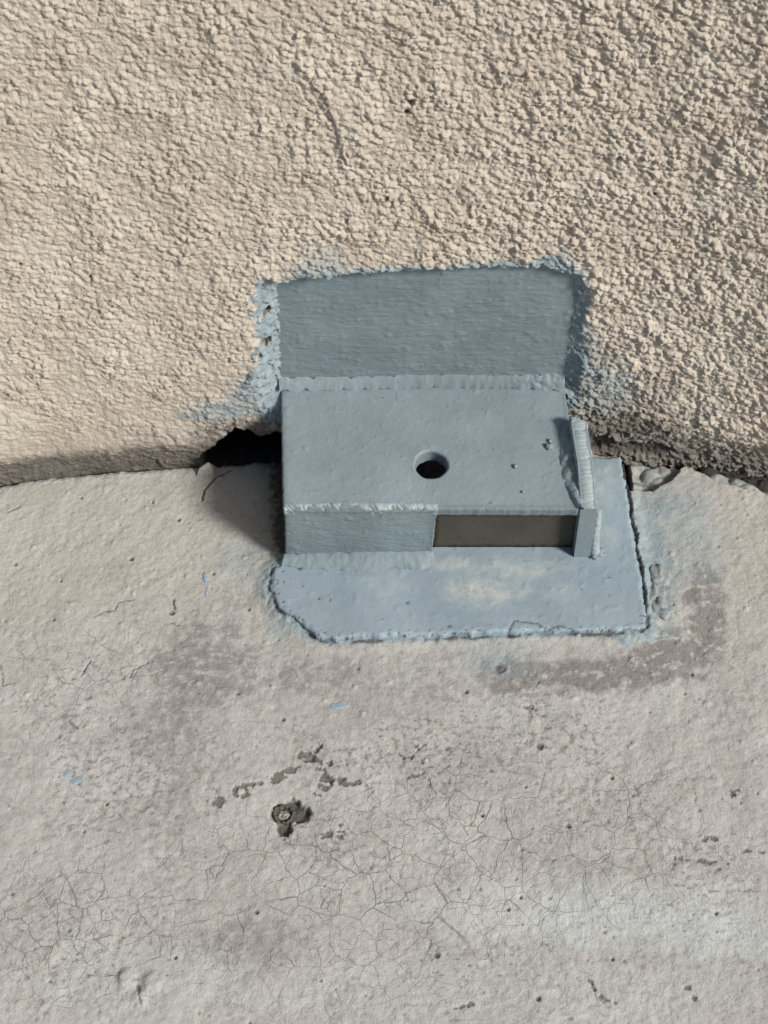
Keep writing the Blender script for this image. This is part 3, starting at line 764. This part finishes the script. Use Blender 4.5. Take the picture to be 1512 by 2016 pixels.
    # rough weld between top plate and side plate
    bead("weld_bead", [on_top(1106, 832), on_top(1096, 880), on_top(1102, 930), on_top(1116, 970), on_top(1134, 1000)],
         [on_top(1124, 828, .002), on_top(1136, 880, .002), on_top(1142, 930, .002), on_top(1148, 970, .002), on_top(1150, 1000, .002)], 0.0001, 0.0015, MAT_PAINT, root, tn, seed=15, n2=18, endrough=lambda t: 1.0 + 0 * t, wobble=0.0018, sink=0.0016)
    # weld down the outer front corner of the side plate
    b0, b1 = down(B1), down(B1)
    bead("weld_bead", [B1 + [0, -.0003, -.002], (B1[0], B1[1] - .0003, .012), (B1[0], B1[1] - .0006, BASE_Z)], [B1 + [.003, .004, -.004], (B1[0] + .0036, B1[1] + .003, .012), (B1[0] + .0045, B1[1], BASE_Z)], 0.0006, 0.0005, MAT_GROUND, root, unit(np.array([.4, -1, .3])), seed=17, n2=10)
    lump("weld_spatter", onz(1174, 1088, .0042), 0.0030, MAT_PAINT, root, 3, (1.1, .9, .7), .5)
    for u, v, r in ((1082, 879, .0016), (1083, 868, .0009), (1030, 968, .0006), (1015, 918, .0009)):
        lump("weld_spatter", on_top(u, v, .0003), r, MAT_PAINT, root, int(u), (1, 1, .9), .3, 12)
    lump("weld_spatter", on_top(1132, 832, .0042), 0.0030, MAT_PAINT, root, 9, (1.1, .8, .8), .5)
    # base plate
    from mathutils.geometry import tessellate_polygon
    xs_ = np.array([p[0] for p in base_xy]); ys_ = np.array([p[1] for p in base_xy])
    gx = np.arange(xs_.min() - .001, xs_.max() + .001, .0006); gy = np.arange(ys_.min() - .001, ys_.max() + .001, .0006)
    X, Y = np.meshgrid(gx, gy, indexing='ij')
    a, b = X * 1000, Y * 1000
    sd = poly_sdf(X, Y, base_xy) + 0.0016 * fbm(a / 5, b / 5, 887, 5)
    fx, fy = np.gradient(sd, gx, gy)
    # pull outside vertices back to the outline so the edge is clean, then fold it down
    over = np.clip(sd, 0, None)
    X2 = X - fx * over; Y2 = Y - fy * over
    rg = 0.0006 * fbm(a / 3, b / 3, 881, 4)
    Zb = BASE_Z + 0.00018 * fbm(a / 9, b / 9, 883, 4) + 0.00016 * smooth(.25, .4, fbm(a / 4.5, b / 4.5, 885, 3))
    Zb = Zb - 0.0007 * smooth(-.0011, 0, sd + rg) - 0.0040 * smooth(0, .0010, sd)
    kp = (sd < 0.0014)
    keep = kp[:-1, :-1] & kp[1:, :-1] & kp[1:, 1:] & kp[:-1, 1:]
    wn = np.zeros_like(a)
    for u, v, ru, rv, k in ((950, 1160, 90, 40, 1.0), (1010, 1120, 120, 24, .8), (890, 1110, 50, 18, .8), (760, 1150, 60, 30, .35), (1190, 950, 30, 50, .5), (1205, 1060, 20, 40, .4), (1100, 1170, 50, 20, .4)):
        x, y = onz(u, v, BASE_Z)[:2]
        d = np.hypot((a - x * 1000) / (ru * .207), (b - y * 1000) / (rv * .256)) + 0.5 * fbm(a / 6, b / 5, 889, 4)
        wn = np.maximum(wn, k * smooth(1.2, .3, d))
    z_ = np.zeros_like(wn)
    lf = smooth(-28, -40, a) * smooth(12, 1, -sd * 1000); ft = smooth(4.5, 0.3, -sd * 1000) * smooth(-66, -72, b)
    sp_ = smooth(0.24, 0.36, fbm(a / 1.3, b / 1.3, 891, 3) + 0.12 * (np.maximum(lf, ft) - 1)) * np.maximum(lf, ft)
    for pts in (((1000, 1250), (1012, 1222), (1060, 1228), (1075, 1240)), ((1075, 1240), (1100, 1232), (1130, 1240))):
        d = line_dist(X, Y, [tuple(onz(u, v, BASE_Z)[:2]) for u, v in pts]) * 1000 + .25 * perlin(a / 1.2, b / 1.2, 893)
        sp_ = np.maximum(sp_, 0.8 * smooth(0.55, 0.2, d))
    for u, v, r in ((803, 1187, .9), (885, 1232, 1.0), (825, 1225, .5), (1198, 1137, .6), (1200, 1172, .45), (650, 1180, .5), (628, 1178, .5), (565, 1110, 1.2), (590, 1118, 1.3), (1145, 1160, .4)):
        x, y = onz(u, v, BASE_Z)[:2]; d = np.hypot(X - x, Y - y) * 1000 + .4 * perlin(a / .9, b / .9, 895)
        sp_ = np.maximum(sp_, .85 * smooth(r, r * .5, d))
    Zb = Zb - 0.0003 * sp_
    link("base_plate", mesh_from("base_plate", np.stack([X2, Y2, Zb], -1), grid_quads(len(gx), len(gy), keep), {"mask": np.stack([wn, sp_, z_, z_ + 1], -1)}), MAT_BASE, root)
    return root

# ------------------------------------------------------------------ small things on the ledge
def build_small():
    # chip of concrete on the rim
    p = onz(406, 928, 0.0)
    me = bpy.data.meshes.new("concrete_chip")
    pts = [(-.0042, -.0030, -.001), (.0040, -.0034, -.001), (.0046, .0028, -.001), (-.0030, .0036, -.001), (-.0026, -.0010, .0030), (.0010, .0016, .0042), (.0030, -.0012, .0020)]
    fs = [(0, 1, 6, 4), (4, 6, 5), (1, 2, 5, 6), (2, 3, 5), (3, 0, 4, 5), (3, 2, 1, 0)]
    me.from_pydata(pts, [], fs); me.update()
    o = link("concrete_chip", me, MAT_CHIP); o.location = p
    tag(o, "small angular concrete chip on the ledge rim beside the black cavity", "chip")
    # cut-off anchor in its dark chipped hollow
    c = onz(558, 1603, -0.0006)
    root = bpy.data.objects.new("anchor_stub", None); COL.objects.link(root); root.location = c
    tag(root, "corroded cut-off metal anchor in a dark chipped hollow of the ledge", "anchor")
    n = 48; th = np.linspace(0, 2 * np.pi, n + 1)
    prof = [(.0041, -.003), (.0042, -.0006), (.0039, .0001), (.0033, .0002), (.0028, -.0005), (.0025, -.002)]
    P = np.array([[(r * np.cos(t) * (1 + .09 * math.sin(3 * t) + .05 * math.sin(8 * t)), r * np.sin(t) * (1 + .08 * math.sin(5 * t + 1) + .05 * math.sin(9 * t)), z + .0004 * math.sin(4 * t) + .0003 * math.sin(11 * t)) for r, z in prof] for t in th])
    link("ring", mesh_from("ring", P, grid_quads(n + 1, len(prof), flip=False)), MAT_RUST, root)
    prof = [(.0024, -.0026), (.0021, -.0012), (.0016, -.0006), (.0009, -.0009), (.0001, -.0004)]
    P = np.array([[(r * np.cos(t) * (1 + .12 * math.sin(2 * t + 1)), r * np.sin(t) * (1 + .1 * math.sin(3 * t)), z + .0004 * math.sin(3 * t + 2 * i)) for i, (r, z) in enumerate(prof)] for t in th])
    link("plug", mesh_from("plug", P, grid_quads(n + 1, len(prof), flip=False)), MAT_CORE, root)
    # lumps of painted mortar at the right edge of the base plate
    for i, (u, v, r, sq, lab) in enumerate(((1297, 1136, .0046, (1, 1.3, .42), "rounded grey mortar lump, topmost of those right of the base plate"),
                                           (1288, 1172, .0044, (.9, 1.2, .45), "grey mortar lump halfway up the right edge of the base plate"),
                                           (1300, 1200, .0052, (1, .9, .48), "dark ragged mortar lump sticking out farthest right of the base plate"),
                                           (1272, 1236, .0046, (1.2, .9, .4), "broad broken mortar lump at the front right corner of the base plate"),
                                           (1300, 1255, .0034, (1.4, .7, .4), "flat smear of painted mortar just beyond the base plate's front right corner"))):
        o = lump("mortar_lump", (0, 0, 0), r, MAT_MORTAR, None, 20 + i * 3, sq, .38, 26)
        o.location = onz(u, v, -.0002)
        tag(o, lab, "mortar", "mortar lumps along the base plate")
    # dried drops of blue paint
    for i, (u, v, rx, ry, rot, lab) in enumerate(((133, 1520, 10, 7, 0.2, "rounder blue paint drop of the pair on the far left of the ledge"),
                                                 (153, 1534, 15, 7, 0.5, "longer blue paint smear of the pair on the far left of the ledge"),
                                                 (404, 1137, 6, 9, 0, "small pale blue paint drop, upper of two left of the bracket"),
                                                 (407, 1164, 4, 10, 0, "thin pale blue paint streak, lower of two left of the bracket"),
                                                 (662, 1391, 15, 8, .3, "faint blue paint drop on the ledge below the bracket"))):
        c = onz(u, v, 0)
        me_n = 40; th = np.linspace(0, 2 * np.pi, me_n + 1); rs = np.linspace(1.0, 0.02, 8)
        k = .000207
        P = []
        for t in th:
            wob = 1 + .22 * math.sin(2 * t + i * 2) + .12 * math.sin(5 * t + i)
            row = []
            for r_ in rs:
                x = r_ * wob * rx * k * math.cos(t); y = r_ * wob * ry * k * 1.24 * math.sin(t)
                row.append((x * math.cos(rot) - y * math.sin(rot), x * math.sin(rot) + y * math.cos(rot), .00035 * (1 - r_ ** 4) - .0002))
            P.append(row)
        o = link("paint_drop", mesh_from("paint_drop", np.array(P), grid_quads(me_n + 1, 8)), MAT_DROP)
        o.location = (c[0], c[1], ledge_height(c[0], c[1]))
        tag(o, lab, "paint drop", "dried paint drops on the ledge")

def ledge_height(x, y):
    me = LEDGE.data
    co = CACHE
    d = (co[:, 0] - x) ** 2 + (co[:, 1] - y) ** 2
    near = np.argsort(d)[:9]
    return float(co[near, 2].max())

WALL = build_wall()
LEDGE = build_ledge()
CACHE = np.empty(len(LEDGE.data.vertices) * 3, np.float32); LEDGE.data.vertices.foreach_get('co', CACHE); CACHE = CACHE.reshape(-1, 3)
build_bracket()
build_small()
print("tris", sum(2 * len(o.data.polygons) for o in S.objects if o.type == 'MESH'))
